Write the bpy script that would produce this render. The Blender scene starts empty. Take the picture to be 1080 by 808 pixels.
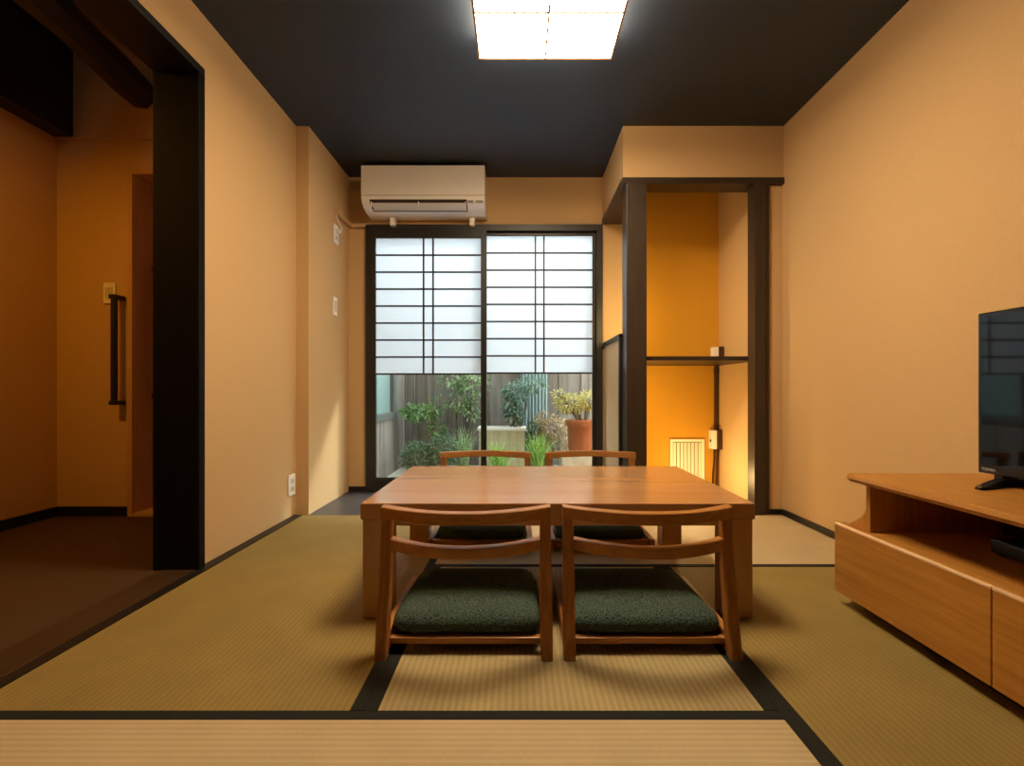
import bpy, bmesh, math, random
from mathutils import Vector, Matrix
random.seed(7)
S = bpy.context.scene
C = S.collection
PI = math.pi

# ------------------------------------------------------------------ camera, light, exposure
H = 0.73                                   # lens height over the tatami
F = 510.0                                  # focal length in pixels of the 1080-wide frame
cam_d = bpy.data.cameras.new('camera'); cam = bpy.data.objects.new('camera', cam_d); C.objects.link(cam)
cam.location = (0, 0, H); cam.rotation_euler = (PI/2, 0, 0)
cam_d.sensor_width = 36.0; cam_d.lens = F*36/1080
cam_d.shift_x = -6/1080; cam_d.shift_y = 9/1080
cam_d.clip_start = 0.02
S.camera = cam
S.view_settings.view_transform = 'Standard'; S.view_settings.look = 'None'
S.view_settings.gamma = 1.0; S.view_settings.use_curve_mapping = False
S.view_settings.exposure = 0.0
SKY = 8.0
LAMP = 50.0; SIDE = 24.0; LAMP_COL = (1.0, 0.75, 0.47)
HALL = 13.0; HALL_COL = (1.0, 0.40, 0.02)
STRIP = 7.0; ALC = 8.0; ALC_COL = (1.0, 0.66, 0.25)
w = bpy.data.worlds.new('sky'); S.world = w; w.use_nodes = True
bg = w.node_tree.nodes['Background']; bg.inputs[0].default_value = (0.86, 0.95, 1.0, 1); bg.inputs[1].default_value = SKY

def light(name, kind, loc, energy, col, size=0.1, rot=(0,0,0), size_y=None):
    d = bpy.data.lights.new(name, kind); o = bpy.data.objects.new(name, d); C.objects.link(o)
    o.location = loc; o.rotation_euler = rot; d.energy = energy; d.color = col
    if kind == 'AREA':
        d.size = size
        if size_y: d.shape = 'RECTANGLE'; d.size_y = size_y
    elif kind == 'POINT': d.shadow_soft_size = size
    elif kind == 'SUN': d.angle = size
    return o
# the hallway's own lamp, out of the picture, under the hall's dark beams
light('hall_lamp_light', 'AREA', (-2.28, 1.55, 2.20), HALL, HALL_COL, 0.16)
# unseen cool fill light, added above the log beam to brighten its upper face
light('beam_fill_light', 'AREA', (-1.66, 1.62, 2.80), 0.8, (0.75, 0.9, 1.0), 0.15)
# the alcove's lamp on its floor, behind the table
light('alcove_lamp_light', 'POINT', (1.16, 3.20, 0.16), ALC, ALC_COL, 0.05)

light('sun', 'SUN', (3, 6, 5), 3.0, (1.0, 0.97, 0.92), math.radians(9), Vector((-1.0, -0.9, -0.95)).to_track_quat('-Z', 'Y').to_euler())
d = Vector((0.55, 0.8, 0.0))
light('alcove_strip_light', 'AREA', (0.745, 3.01, 0.95), STRIP, ALC_COL, 0.025, d.to_track_quat('-Z', 'Y').to_euler(), 0.9)

# ------------------------------------------------------------------ helpers
def P(px, py, Y):                          # point of the picture's pixel at distance Y
    return Vector(((px-546)*Y/F, Y, (413-py)*Y/F + H))

def bm_new(): return bmesh.new()
def bx(bm, x0, x1, y0, y1, z0, z1, bev=0.0, rot=None, seg=2):
    t = bmesh.new()
    r = bmesh.ops.create_cube(t, size=1)
    cx, cy, cz = (x0+x1)/2, (y0+y1)/2, (z0+z1)/2
    for v in t.verts: v.co = Vector((v.co.x*(x1-x0), v.co.y*(y1-y0), v.co.z*(z1-z0)))
    if bev > 0:
        bmesh.ops.bevel(t, geom=t.edges[:], offset=bev, segments=seg, profile=0.5, affect='EDGES')
    for v in t.verts:
        if rot is not None: v.co = rot @ v.co
        v.co += Vector((cx, cy, cz))
    merge(bm, t); return bm
def merge(bm, t):
    me = bpy.data.meshes.new('tmp'); t.to_mesh(me); t.free(); bm.from_mesh(me); bpy.data.meshes.remove(me)
def tube(bm, pts, r, n=8, r1=None, cap=True):
    pts = [Vector(p) for p in pts]; rings = []
    up = None
    for i, p in enumerate(pts):
        d = (pts[min(i+1, len(pts)-1)] - pts[max(i-1, 0)]).normalized()
        if up is None: up = Vector((0,0,1)) if abs(d.z) < 0.9 else Vector((1,0,0))
        a = d.cross(up).normalized(); b = a.cross(d).normalized(); up = b
        rr = r if r1 is None else r + (r1-r)*i/max(1, len(pts)-1)
        rings.append([bm.verts.new(p + a*math.cos(2*PI*k/n)*rr + b*math.sin(2*PI*k/n)*rr) for k in range(n)])
    for i in range(len(rings)-1):
        for k in range(n):
            bm.faces.new((rings[i][k], rings[i][(k+1)%n], rings[i+1][(k+1)%n], rings[i+1][k]))
    if cap:
        bm.faces.new(rings[0][::-1]); bm.faces.new(rings[-1])
    return bm
def sweep(bm, secs):                       # secs: list of closed outlines (same length), joined one after another
    rings = [[bm.verts.new(p) for p in s] for s in secs]; n = len(rings[0])
    for i in range(len(rings)-1):
        for k in range(n):
            bm.faces.new((rings[i][k], rings[i][(k+1)%n], rings[i+1][(k+1)%n], rings[i+1][k]))
    bm.faces.new(rings[0][::-1]); bm.faces.new(rings[-1])
    return bm
def prism_x(bm, prof, x0, x1):             # prof: (y,z) outline
    return sweep(bm, [[(x0,y,z) for y,z in prof], [(x1,y,z) for y,z in prof]])
def prism_y(bm, prof, y0, y1):             # prof: (x,z) outline
    return sweep(bm, [[(x,y0,z) for x,z in prof], [(x,y1,z) for x,z in prof]])
def lathe(bm, prof, n=28, c=(0,0,0)):
    rings = [[bm.verts.new((c[0]+r*math.cos(2*PI*k/n), c[1]+r*math.sin(2*PI*k/n), c[2]+z)) for k in range(n)] for r, z in prof]
    for i in range(len(rings)-1):
        for k in range(n):
            bm.faces.new((rings[i][k], rings[i][(k+1)%n], rings[i+1][(k+1)%n], rings[i+1][k]))
    bm.faces.new(rings[0][::-1]); bm.faces.new(rings[-1])
    return bm
def obj(name, bm, m, parent=None, smooth=False):
    bmesh.ops.recalc_face_normals(bm, faces=bm.faces[:])
    me = bpy.data.meshes.new(name); bm.to_mesh(me); bm.free()
    if smooth:
        for p in me.polygons: p.use_smooth = True
    me.materials.append(m)
    o = bpy.data.objects.new(name, me); C.objects.link(o)
    if parent is not None: o.parent = parent
    return o
def autosmooth(o, ang=40):
    me = o.data
    me.set_sharp_from_angle(angle=math.radians(ang))
    for p in me.polygons: p.use_smooth = True
    return o
def tag(o, label, cat, group=None, kind=None):
    o['label'] = label; o['category'] = cat
    if group: o['group'] = group
    if kind: o['kind'] = kind
    return o
def thing(name, label, cat, loc=(0,0,0), rz=0, group=None):
    o = bpy.data.objects.new(name, None); C.objects.link(o); o.empty_display_size = 0.05
    o.location = loc; o.rotation_euler = (0,0,rz)
    return tag(o, label, cat, group)
def struct(name, bm, m, label=None, cat=None, parent=None):
    o = obj(name, bm, m, parent)
    if parent is None:
        o['kind'] = 'structure'
        if label: o['label'] = label
        if cat: o['category'] = cat
    return o
def dup(root, loc, rz, label):
    r = root.copy(); C.objects.link(r); r.location = loc; r.rotation_euler = (0,0,rz); r['label'] = label
    for ch in list(root.children):
        c = ch.copy(); C.objects.link(c); c.parent = r
        for g in ch.children:
            d = g.copy(); C.objects.link(d); d.parent = c
    return r

# ------------------------------------------------------------------ materials
def mat(name, col=(0.5,0.5,0.5), rough=0.6, spec=0.3, metal=0.0):
    m = bpy.data.materials.new(name); m.use_nodes = True
    b = m.node_tree.nodes['Principled BSDF']
    b.inputs['Base Color'].default_value = (*col, 1); b.inputs['Roughness'].default_value = rough
    b.inputs['Specular IOR Level'].default_value = spec; b.inputs['Metallic'].default_value = metal
    return m
def nd(m, t, **kw):
    n = m.node_tree.nodes.new(t)
    for k, v in kw.items(): setattr(n, k, v)
    return n
def noisy(name, c1, c2, scale=(10,10,10), rough=0.6, spec=0.3, bump=0.0, detail=4, dist=0.002, nscale=1.0, lo=0.35, hi=0.65):
    m = mat(name, c1, rough, spec); nt = m.node_tree; b = nt.nodes['Principled BSDF']; L = nt.links
    tc = nd(m, 'ShaderNodeTexCoord'); mp = nd(m, 'ShaderNodeMapping'); mp.inputs['Scale'].default_value = scale
    no = nd(m, 'ShaderNodeTexNoise'); no.inputs['Scale'].default_value = nscale; no.inputs['Detail'].default_value = detail
    no.inputs['Roughness'].default_value = 0.6
    cr = nd(m, 'ShaderNodeValToRGB')
    cr.color_ramp.elements[0].position = lo; cr.color_ramp.elements[1].position = hi
    cr.color_ramp.elements[0].color = (*c1,1); cr.color_ramp.elements[1].color = (*c2,1)
    L.new(tc.outputs['Object'], mp.inputs[0]); L.new(mp.outputs[0], no.inputs['Vector'])
    L.new(no.outputs[0], cr.inputs[0]); L.new(cr.outputs[0], b.inputs['Base Color'])
    if bump:
        bp = nd(m, 'ShaderNodeBump'); bp.inputs['Strength'].default_value = bump; bp.inputs['Distance'].default_value = dist
        L.new(no.outputs[0], bp.inputs['Height']); L.new(bp.outputs[0], b.inputs['Normal'])
    return m
def wood(name, c1, c2, axis, rough=0.42, spec=0.35, fine=90, along=2.5, bump=0.12, detail=5):
    sc = [fine]*3; sc['xyz'.index(axis)] = along
    return noisy(name, c1, c2, tuple(sc), rough, spec, bump, detail, 0.001, 1.0, 0.3, 0.72)
def rug_weave(name, c1, c2, axis, pitch=0.0165, rib=0.24):
    """rush mat: ribs that run along axis, fine rush across"""
    m = mat(name, c1, 0.62, 0.28); nt = m.node_tree; b = nt.nodes['Principled BSDF']; L = nt.links
    tc = nd(m, 'ShaderNodeTexCoord')
    wv = nd(m, 'ShaderNodeTexWave', wave_type='BANDS', bands_direction='X' if axis == 'y' else 'Y', wave_profile='SIN')
    wv.inputs['Scale'].default_value = 2*PI/(20*pitch); wv.inputs['Distortion'].default_value = 0.25; wv.inputs['Detail'].default_value = 1
    L.new(tc.outputs['Object'], wv.inputs['Vector'])
    mp = nd(m, 'ShaderNodeMapping'); mp.inputs['Scale'].default_value = (60, 700, 60) if axis == 'y' else (700, 60, 60)
    no = nd(m, 'ShaderNodeTexNoise'); no.inputs['Scale'].default_value = 1; no.inputs['Detail'].default_value = 2
    L.new(tc.outputs['Object'], mp.inputs[0]); L.new(mp.outputs[0], no.inputs['Vector'])
    ns = nd(m, 'ShaderNodeTexNoise'); ns.inputs['Scale'].default_value = 5; ns.inputs['Detail'].default_value = 3
    L.new(tc.outputs['Object'], ns.inputs['Vector'])
    a1 = nd(m, 'ShaderNodeMath', operation='MULTIPLY'); a1.inputs[1].default_value = 0.44; L.new(no.outputs[0], a1.inputs[0])
    a2 = nd(m, 'ShaderNodeMath', operation='MULTIPLY_ADD'); a2.inputs[1].default_value = rib; L.new(wv.outputs['Fac'], a2.inputs[0]); L.new(a1.outputs[0], a2.inputs[2])
    a3 = nd(m, 'ShaderNodeMath', operation='MULTIPLY_ADD'); a3.inputs[1].default_value = 0.42; L.new(ns.outputs[0], a3.inputs[0]); L.new(a2.outputs[0], a3.inputs[2])
    cr = nd(m, 'ShaderNodeValToRGB'); cr.color_ramp.elements[0].position = 0.25; cr.color_ramp.elements[1].position = 0.85
    cr.color_ramp.elements[0].color = (*c1,1); cr.color_ramp.elements[1].color = (*c2,1)
    L.new(a3.outputs[0], cr.inputs[0]); L.new(cr.outputs[0], b.inputs['Base Color'])
    bp = nd(m, 'ShaderNodeBump'); bp.inputs['Strength'].default_value = 0.5; bp.inputs['Distance'].default_value = 0.0025
    L.new(a2.outputs[0], bp.inputs['Height']); L.new(bp.outputs[0], b.inputs['Normal'])
    return m
def emit(name, col, st):
    m = bpy.data.materials.new(name); m.use_nodes = True; nt = m.node_tree; nt.nodes.clear()
    e = nt.nodes.new('ShaderNodeEmission'); o = nt.nodes.new('ShaderNodeOutputMaterial')
    e.inputs[0].default_value = (*col,1); e.inputs[1].default_value = st; nt.links.new(e.outputs[0], o.inputs[0]); return m
def glass(name, tint=(0.97,1,0.99), refl=1.0):
    m = bpy.data.materials.new(name); m.use_nodes = True; nt = m.node_tree; nt.nodes.clear(); L = nt.links
    o = nt.nodes.new('ShaderNodeOutputMaterial'); t = nt.nodes.new('ShaderNodeBsdfTransparent'); g = nt.nodes.new('ShaderNodeBsdfGlossy')
    f = nt.nodes.new('ShaderNodeFresnel'); ge = nt.nodes.new('ShaderNodeNewGeometry'); im = nt.nodes.new('ShaderNodeMath'); im.operation = 'MULTIPLY_ADD'
    im.inputs[1].default_value = 1/1.45-1.45; im.inputs[2].default_value = 1.45        # thin pane: both faces reflect alike
    L.new(ge.outputs['Backfacing'], im.inputs[0]); L.new(im.outputs[0], f.inputs[0])
    t.inputs[0].default_value = (*tint,1); g.inputs['Roughness'].default_value = 0.02; g.inputs[0].default_value = (refl,refl,refl,1)
    mx = nt.nodes.new('ShaderNodeMixShader'); L.new(f.outputs[0], mx.inputs[0]); L.new(t.outputs[0], mx.inputs[1]); L.new(g.outputs[0], mx.inputs[2]); L.new(mx.outputs[0], o.inputs[0])
    return m
def paper(name, col, tcol, f=0.6):
    m = bpy.data.materials.new(name); m.use_nodes = True; nt = m.node_tree; nt.nodes.clear(); L = nt.links
    o = nt.nodes.new('ShaderNodeOutputMaterial'); d = nt.nodes.new('ShaderNodeBsdfDiffuse'); t = nt.nodes.new('ShaderNodeBsdfTranslucent')
    d.inputs[0].default_value = (*col,1); t.inputs[0].default_value = (*tcol,1)
    mx = nt.nodes.new('ShaderNodeMixShader'); mx.inputs[0].default_value = f
    L.new(d.outputs[0], mx.inputs[1]); L.new(t.outputs[0], mx.inputs[2]); L.new(mx.outputs[0], o.inputs[0]); return m
def leafy(name, c1, c2, tr=0.35):
    m = noisy(name, c1, c2, (45,45,45), 0.5, 0.4, 0, 2, lo=0.38, hi=0.62); nt = m.node_tree; L = nt.links
    b = nt.nodes['Principled BSDF']; o = nt.nodes['Material Output']
    t = nt.nodes.new('ShaderNodeBsdfTranslucent'); mx = nt.nodes.new('ShaderNodeMixShader'); mx.inputs[0].default_value = tr
    cr = [n for n in nt.nodes if n.type == 'VALTORGB'][0]
    L.new(cr.outputs[0], t.inputs[0]); L.new(b.outputs[0], mx.inputs[1]); L.new(t.outputs[0], mx.inputs[2]); L.new(mx.outputs[0], o.inputs[0]); return m

M = {}
M['plaster'] = noisy('ochre_plaster', (0.60,0.405,0.20), (0.64,0.435,0.22), (1,1,1), 0.9, 0.1, 0.25, 6, 0.0015, 160, 0.3, 0.7)
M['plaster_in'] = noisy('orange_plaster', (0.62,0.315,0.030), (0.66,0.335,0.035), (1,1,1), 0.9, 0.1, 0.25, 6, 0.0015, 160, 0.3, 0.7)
M['cream'] = noisy('cream_plaster', (0.62,0.48,0.30), (0.66,0.51,0.32), (1,1,1), 0.9, 0.1, 0.2, 6, 0.0015, 160, 0.3, 0.7)
M['ceil'] = noisy('charcoal_ceiling', (0.025,0.037,0.062), (0.032,0.047,0.076), (1,1,1), 0.55, 0.35, 0.15, 4, 0.001, 120)
M['black'] = wood('black_stained_wood_z', (0.004,0.0038,0.0035), (0.008,0.007,0.006), 'z', 0.7, 0.12, 70, 2)
M['black_x'] = wood('black_stained_wood_x', (0.006,0.0055,0.005), (0.012,0.0105,0.009), 'x', 0.45, 0.4, 70, 2)
M['black_y'] = wood('black_stained_wood_y', (0.006,0.0055,0.005), (0.012,0.0105,0.009), 'y', 0.45, 0.4, 70, 2)
M['post'] = wood('dark_brown_wood', (0.030,0.020,0.013), (0.050,0.033,0.021), 'z', 0.42, 0.4, 60, 2)
M['post_x'] = wood('dark_brown_wood_x', (0.028,0.018,0.011), (0.046,0.030,0.019), 'x', 0.42, 0.4, 60, 2)
M['sill'] = wood('brown_sill_wood', (0.034,0.019,0.009), (0.060,0.034,0.017), 'y', 0.35, 0.45, 60, 2)
M['alu'] = mat('dark_bronze_aluminium', (0.016,0.014,0.012), 0.4, 0.5)
M['slate'] = noisy('slate_boards', (0.035,0.037,0.043), (0.055,0.058,0.066), (3,40,3), 0.38, 0.5, 0.05, 3)
M['hallfloor'] = noisy('brown_hall_floor', (0.055,0.030,0.012), (0.075,0.042,0.017), (30,30,30), 0.55, 0.3, 0.1, 4)
M['subfloor'] = noisy('floor_boards', (0.30,0.20,0.10), (0.36,0.24,0.12), (3,60,3), 0.5, 0.3)
G1, G2 = (0.24,0.185,0.075), (0.45,0.355,0.165)
M['mat_y'] = rug_weave('rush_along_room', (0.19,0.135,0.036), (0.36,0.262,0.085), 'y', rib=0.15)
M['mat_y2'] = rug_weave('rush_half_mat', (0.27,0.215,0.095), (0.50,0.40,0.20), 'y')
M['mat_x_sheen'] = rug_weave('rush_across_room_sheen', (0.42,0.33,0.185), (0.60,0.48,0.29), 'x')  # paler colour stands in for the sheen of rush running towards the viewer
M['heri'] = noisy('black_cotton_tape', (0.009,0.010,0.009), (0.018,0.019,0.017), (400,400,400), 0.8, 0.2, 0.2, 2)
WA, WB = (0.32,0.130,0.032), (0.46,0.21,0.060)
for ax in 'xyz': M['oak_'+ax] = wood('warm_oak_'+ax, WA, WB, ax, 0.36, 0.4)
TA, TB = (0.485,0.250,0.105), (0.545,0.292,0.130)
for ax in 'xz': M['table_'+ax] = wood('table_wood_'+ax, TA, TB, ax, 0.22, 0.7, 20, 1.2, 0.0, 1)
for ax in 'xz':
    bb = M['table_'+ax].node_tree.nodes['Principled BSDF']; bb.inputs['Coat Weight'].default_value = 0.5; bb.inputs['Coat Roughness'].default_value = 0.16
BA, BB = (0.37,0.16,0.026), (0.53,0.25,0.050)
for ax in 'xyz': M['bam_'+ax] = wood('bamboo_'+ax, BA, BB, ax, 0.42, 0.35, 55, 3.0)
M['bam_edge_highlight'] = wood('bamboo_edge_highlight', (0.78,0.52,0.30), (0.84,0.58,0.35), 'y', 0.35, 0.4)  # pale colour paints in the light caught by the rounded drawer edge
M['green'] = noisy('green_wool', (0.007,0.018,0.013), (0.105,0.155,0.128), (1,1,1), 0.95, 0.1, 0.9, 3, 0.003, 240, 0.36, 0.66)
M['white'] = mat('white_plastic', (0.90,0.88,0.85), 0.4, 0.4)
M['white2'] = mat('white_flap_plastic', (0.66,0.62,0.55), 0.4, 0.4)
M['grey'] = mat('grey_plastic', (0.35,0.31,0.26), 0.5, 0.3)
M['seam'] = mat('dark_seam', (0.05,0.035,0.025), 0.8, 0.1)
M['duct'] = mat('ochre_duct_plastic', (0.62,0.42,0.22), 0.5, 0.3)
M['brown'] = mat('brown_duct_plastic', (0.07,0.028,0.014), 0.5, 0.3)
M['tvblack'] = mat('black_gloss_plastic', (0.006,0.006,0.007), 0.25, 0.5)
M['screen'] = mat('black_screen', (0.003,0.003,0.004), 0.04, 0.4)
M['silver'] = mat('silver_print', (0.55,0.55,0.55), 0.4, 0.5)
M['darkplastic'] = mat('dark_device_plastic', (0.015,0.015,0.015), 0.35, 0.5)
M['iron'] = mat('black_iron', (0.010,0.009,0.009), 0.4, 0.5)
M['cream_vent'] = mat('cream_vent_paint', (0.84,0.80,0.62), 0.5, 0.3)
M['lampwood'] = wood('lamp_frame_wood', (0.30,0.16,0.07), (0.42,0.24,0.11), 'x', 0.5, 0.3)
M['diffuser'] = emit('lit_diffuser', LAMP_COL, LAMP)
M['sideglow'] = emit('lit_side_paper', LAMP_COL, SIDE)
M['shoji'] = paper('shoji_film', (0.85,0.88,0.9), (0.68,0.70,0.73), 0.8)
M['glass'] = glass('clear_glass')
M['mint'] = mat('mint_frosted_glass', (0.20,0.31,0.30), 0.3, 0.5)
M['fence'] = noisy('weathered_boards', (0.125,0.108,0.092), (0.27,0.242,0.212), (22,22,1.2), 0.85, 0.15, 0.3, 5, lo=0.3, hi=0.7)
M['fence2'] = noisy('grey_boards', (0.17,0.153,0.135), (0.30,0.275,0.245), (22,22,1.2), 0.85, 0.15, 0.3, 5, lo=0.3, hi=0.7)
M['gravel'] = noisy('pale_gravel', (0.40,0.36,0.30), (0.70,0.66,0.58), (35,35,35), 0.9, 0.1, 0.8, 4, 0.02)
M['stone'] = noisy('pale_stone', (0.36,0.31,0.25), (0.52,0.46,0.38), (9,9,9), 0.85, 0.15, 0.4, 5, 0.01)
M['terra'] = noisy('terracotta', (0.31,0.095,0.04), (0.39,0.13,0.055), (6,6,6), 0.7, 0.2, 0.1, 4)
M['planter'] = noisy('pale_planter_wood', (0.46,0.42,0.28), (0.60,0.56,0.40), (30,30,2), 0.75, 0.2, 0.2, 4)
M['rim'] = mat('whitewashed_wood', (0.72,0.70,0.66), 0.7, 0.2)
M['soil'] = noisy('soil', (0.05,0.035,0.02), (0.10,0.07,0.045), (60,60,60), 0.95, 0.05, 0.8, 3, 0.01)
M['bark'] = noisy('bark', (0.10,0.075,0.05), (0.20,0.16,0.11), (40,40,8), 0.9, 0.1, 0.5, 4)
M['leaf_mid'] = leafy('mid_green_leaves', (0.07,0.165,0.05), (0.30,0.45,0.18))
M['leaf_dark'] = leafy('dark_green_leaves', (0.045,0.10,0.05), (0.23,0.34,0.19))
M['leaf_pale'] = leafy('pale_green_leaves', (0.16,0.26,0.11), (0.46,0.58,0.33))
M['leaf_yellow'] = leafy('yellow_green_leaves', (0.32,0.29,0.085), (0.72,0.64,0.26))
M['leaf_dry'] = leafy('dry_cream_leaves', (0.34,0.24,0.13), (0.66,0.55,0.36))
M['leaf_blue'] = leafy('blue_green_leaves', (0.07,0.14,0.10), (0.32,0.45,0.35))
M['blade'] = leafy('bright_green_blades', (0.15,0.32,0.05), (0.42,0.60,0.17))
M['teal'] = noisy('teal_plastic_sheet', (0.18,0.26,0.265), (0.28,0.37,0.375), (30,30,1), 0.4, 0.4)
M['cable'] = mat('brown_cable', (0.05,0.02,0.012), 0.6, 0.2)

# ------------------------------------------------------------------ room measures
XL, XR = -1.32, 1.584                       # the two long walls
XL2 = -1.245                                # left wall beyond the jog
YP, YB = 2.88, 3.57                         # alcove front / jog, back wall
ZC = H + 1.582
YF = -2.4                                   # wall behind the camera
HX, HY = -2.706, 2.84                       # hallway far-left wall and end wall
T = 0.1

# --- floor, ceiling
b = bm_new(); bx(b, XL-0.15, XR+T, YF-T, YB+T, -0.16, -0.055); struct('floor', b, M['subfloor'])
b = bm_new(); bx(b, XL, XR, YF, 0.13, -0.055, 0.0); struct('floor_front', b, M['sill'])
b = bm_new(); bx(b, XL2, 0.655, 2.853, YB, -0.055, -0.004); struct('floor_slate', b, M['slate'])
b = bm_new(); bx(b, 0.655, 1.483, 2.90, YB, -0.055, 0.0); struct('floor_alcove', b, M['post_x'])
b = bm_new(); bx(b, HX, -1.45, YF, HY+0.22, -0.16, 0.0); struct('floor_hall', b, M['hallfloor'])
b = bm_new(); bx(b, XL-0.15, XR+T, YF-T, YB+T, ZC, ZC+0.1); struct('ceiling', b, M['ceil'])
b = bm_new(); bx(b, HX-T, -1.48, YF-T, HY+T, 3.35, 3.45); struct('ceiling_hall', b, M['black_y'])

# --- left wall: opening from y=-0.3 to 1.975 under the lintel
b = bm_new()
bx(b, -1.464, XL, 2.005, YP, 0, ZC)
bx(b, -1.464, XL, YF, 2.005, H+1.338, ZC)
bx(b, -1.464, XL, YF, -0.30, 0, H+1.338)
bx(b, -1.464, XL2, YP, YB+T, -0.16, ZC)
struct('wall_left', b, M['plaster'])
b = bm_new(); bx(b, -1.489, -1.30, 1.972, 2.012, 0, H+1.31, 0.003); struct('trim_1', b, M['black'])
b = bm_new(); bx(b, -1.489, -1.30, -0.34, 2.012, H+1.308, H+1.34, 0.003); struct('trim_2', b, M['black_y'])
b = bm_new(); bx(b, -1.45, -1.311, -0.30, 1.972, -0.16, 0.004, 0.003); struct('trim_3', b, M['sill'])
b = bm_new(); bx(b, XL, -1.272, 0.13, 2.853, -0.055, 0.003); bx(b, -1.311, XL, -0.3, 1.972, -0.055, 0.002); struct('baseboard_left', b, M['black_y'])
# --- back wall around the window
WX0, WX1, WZ = -1.113, 0.623, H+1.225
b = bm_new()
bx(b, XL2, WX0, YB, YB+T, -0.16, ZC); bx(b, WX0, WX1, YB, YB+T, WZ, ZC); bx(b, WX1, 0.778, YB, YB+T, -0.16, ZC)
bx(b, WX0, WX1, YB, YB+T, -0.16, 0.0)
struct('wall_back', b, M['plaster'])
b = bm_new(); bx(b, XL2, WX0, YB-0.012, YB, -0.004, 0.03); struct('baseboard_back', b, M['black_x'])
# --- alcove
AX0, AX1 = 0.627, 1.483
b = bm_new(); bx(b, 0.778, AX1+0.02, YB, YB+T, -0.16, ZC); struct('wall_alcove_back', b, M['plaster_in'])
b = bm_new(); bx(b, AX1, XR, YP+0.101, YB+T, -0.055, ZC); bx(b, AX1, XR, YP+0.012, YP+0.101, -0.055, H+1.272); struct('wall_alcove_right', b, M['plaster'])
b = bm_new(); bx(b, AX0, XR, YP, YP+0.10, H+1.272, ZC); bx(b, AX0, AX0+0.10, YP+0.10, YB, H+1.272, ZC); struct('wall_bulkhead', b, M['plaster'])
b = bm_new(); bx(b, AX0-0.006, XR, YP-0.012, YP+0.12, H+1.234, H+1.272, 0.002); bx(b, AX0-0.006, 0.78, YP+0.12, YB, H+1.234, H+1.272, 0.002); struct('trim_4', b, M['post_x'])
b = bm_new(); bx(b, 0.644, 0.764, YP-0.02, YP+0.10, 0.0, H+1.236, 0.003); struct('trim_5', b, M['post'])
b = bm_new(); bx(b, 1.402, 1.468, YP-0.02, YP+0.07, 0.0, H+1.236, 0.003); bx(b, 1.468, 1.497, YP-0.006, YP+0.05, 0.0, H+1.236, 0.002); struct('trim_6', b, M['post'])
b = bm_new(); bx(b, AX0+0.012, 0.655, YP+0.11, YB, -0.055, 1.075); struct('wall_low_partition', b, M['cream'])
b = bm_new(); bx(b, AX0, 0.668, YP+0.10, YB, 1.06, 1.088, 0.003); bx(b, AX0, 0.668, YP+0.10, YP+0.135, 0.0, 1.088, 0.003); struct('trim_7', b, M['black_y'])
b = bm_new(); bx(b, AX1+0.012, XR, YP, YP+0.012, 0.0, 0.028); bx(b, XR-0.02, XR, YF, YP, 0.0, 0.030); struct('baseboard_right', b, M['black_y'])
# --- right and front wall
b = bm_new(); bx(b, XR, XR+T, YF, YB+T, -0.16, ZC); struct('wall_right', b, M['plaster'])
b = bm_new(); bx(b, HX-T, XR+T, YF-T, YF, -0.16, 3.35); struct('wall_front', b, M['post'])
# --- hallway shell
b = bm_new(); bx(b, HX-T, HX, YF, HY+T, -0.16, 3.35); struct('wall_hall_left', b, M['plaster'])
DX0 = -2.278                                # door casing, outer edge
b = bm_new(); bx(b, HX, DX0+0.012, HY, HY+T, -0.16, H+1.476); bx(b, DX0+0.012, -1.464, HY, HY+T, H+1.285, H+1.476)
bx(b, HX, -1.464, HY-0.015, HY+T, H+1.476, 3.35)
struct('wall_hall_back', b, M['plaster'])
b = bm_new(); bx(b, -1.48, -1.464, YF, HY, 2.31, 3.35); struct('wall_hall_upper', b, M['plaster'])
b = bm_new(); bx(b, HX, DX0, HY-0.012, HY, 0, 0.056); bx(b, HX, HX+0.012, YF, HY-0.012, 0, 0.056); struct('baseboard_hall', b, M['black_x'])
b = bm_new(); bx(b, HX, -2.595, YF, HY-0.015, H+1.486, 3.35, 0.004); struct('beam_hall_left', b, M['black_y'])
# door at the end of the hall
b = bm_new()
bx(b, DX0, DX0+0.028, HY-0.02, HY+0.20, 0, H+1.297, 0.002); bx(b, DX0+0.028, -1.5, HY-0.02, HY+0.20, H+1.269, H+1.297, 0.002); bx(b, DX0+0.028, -1.5, HY-0.02, HY+0.20, 0, 0.018, 0.002)
struct('trim_8', b, wood('pale_casing_wood', (0.52,0.30,0.13), (0.62,0.38,0.18), 'z'))
d1 = bm_new(); bx(d1, DX0+0.028, -1.5, HY+0.155, HY+0.195, 0.018, H+1.269, 0.002); d1 = struct('door_1', d1, wood('red_brown_door', (0.17,0.05,0.022), (0.24,0.08,0.035), 'z'))
b = bm_new(); xx = -2.185; yy = HY+0.085
tube(b, [(xx,yy,0.70),(xx,yy,1.47)], 0.014, 10); bx(b, xx-0.02, xx+0.02, yy-0.012, HY+0.156, 0.69, 0.72, 0.003); bx(b, xx-0.02, xx+0.02, yy-0.012, HY+0.156, 1.455, 1.485, 0.003)
obj('door_handle', b, M['iron'], d1)

# --- log beam in the hall
pts = []
b = bm_new()
ang = [k*PI/4+PI/8 for k in range(8)]
secs = []
for i in range(9):
    t = i/8; y = HY-0.03 - t*1.75
    cx = -2.19 + (HY-0.03-y)*0.28; cz = H+1.735 - (HY-0.03-y)*0.134
    r = 0.075 + 0.006*math.sin(i*1.7)
    secs.append([(cx + r*1.0*math.cos(a), y + 0.02*math.cos(a), cz + r*1.25*math.sin(a)) for a in ang])
sweep(b, secs)
o = obj('log_beam', b, M['black_y']); tag(o, 'black hewn log beam running overhead in the hallway', 'beam')

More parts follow.
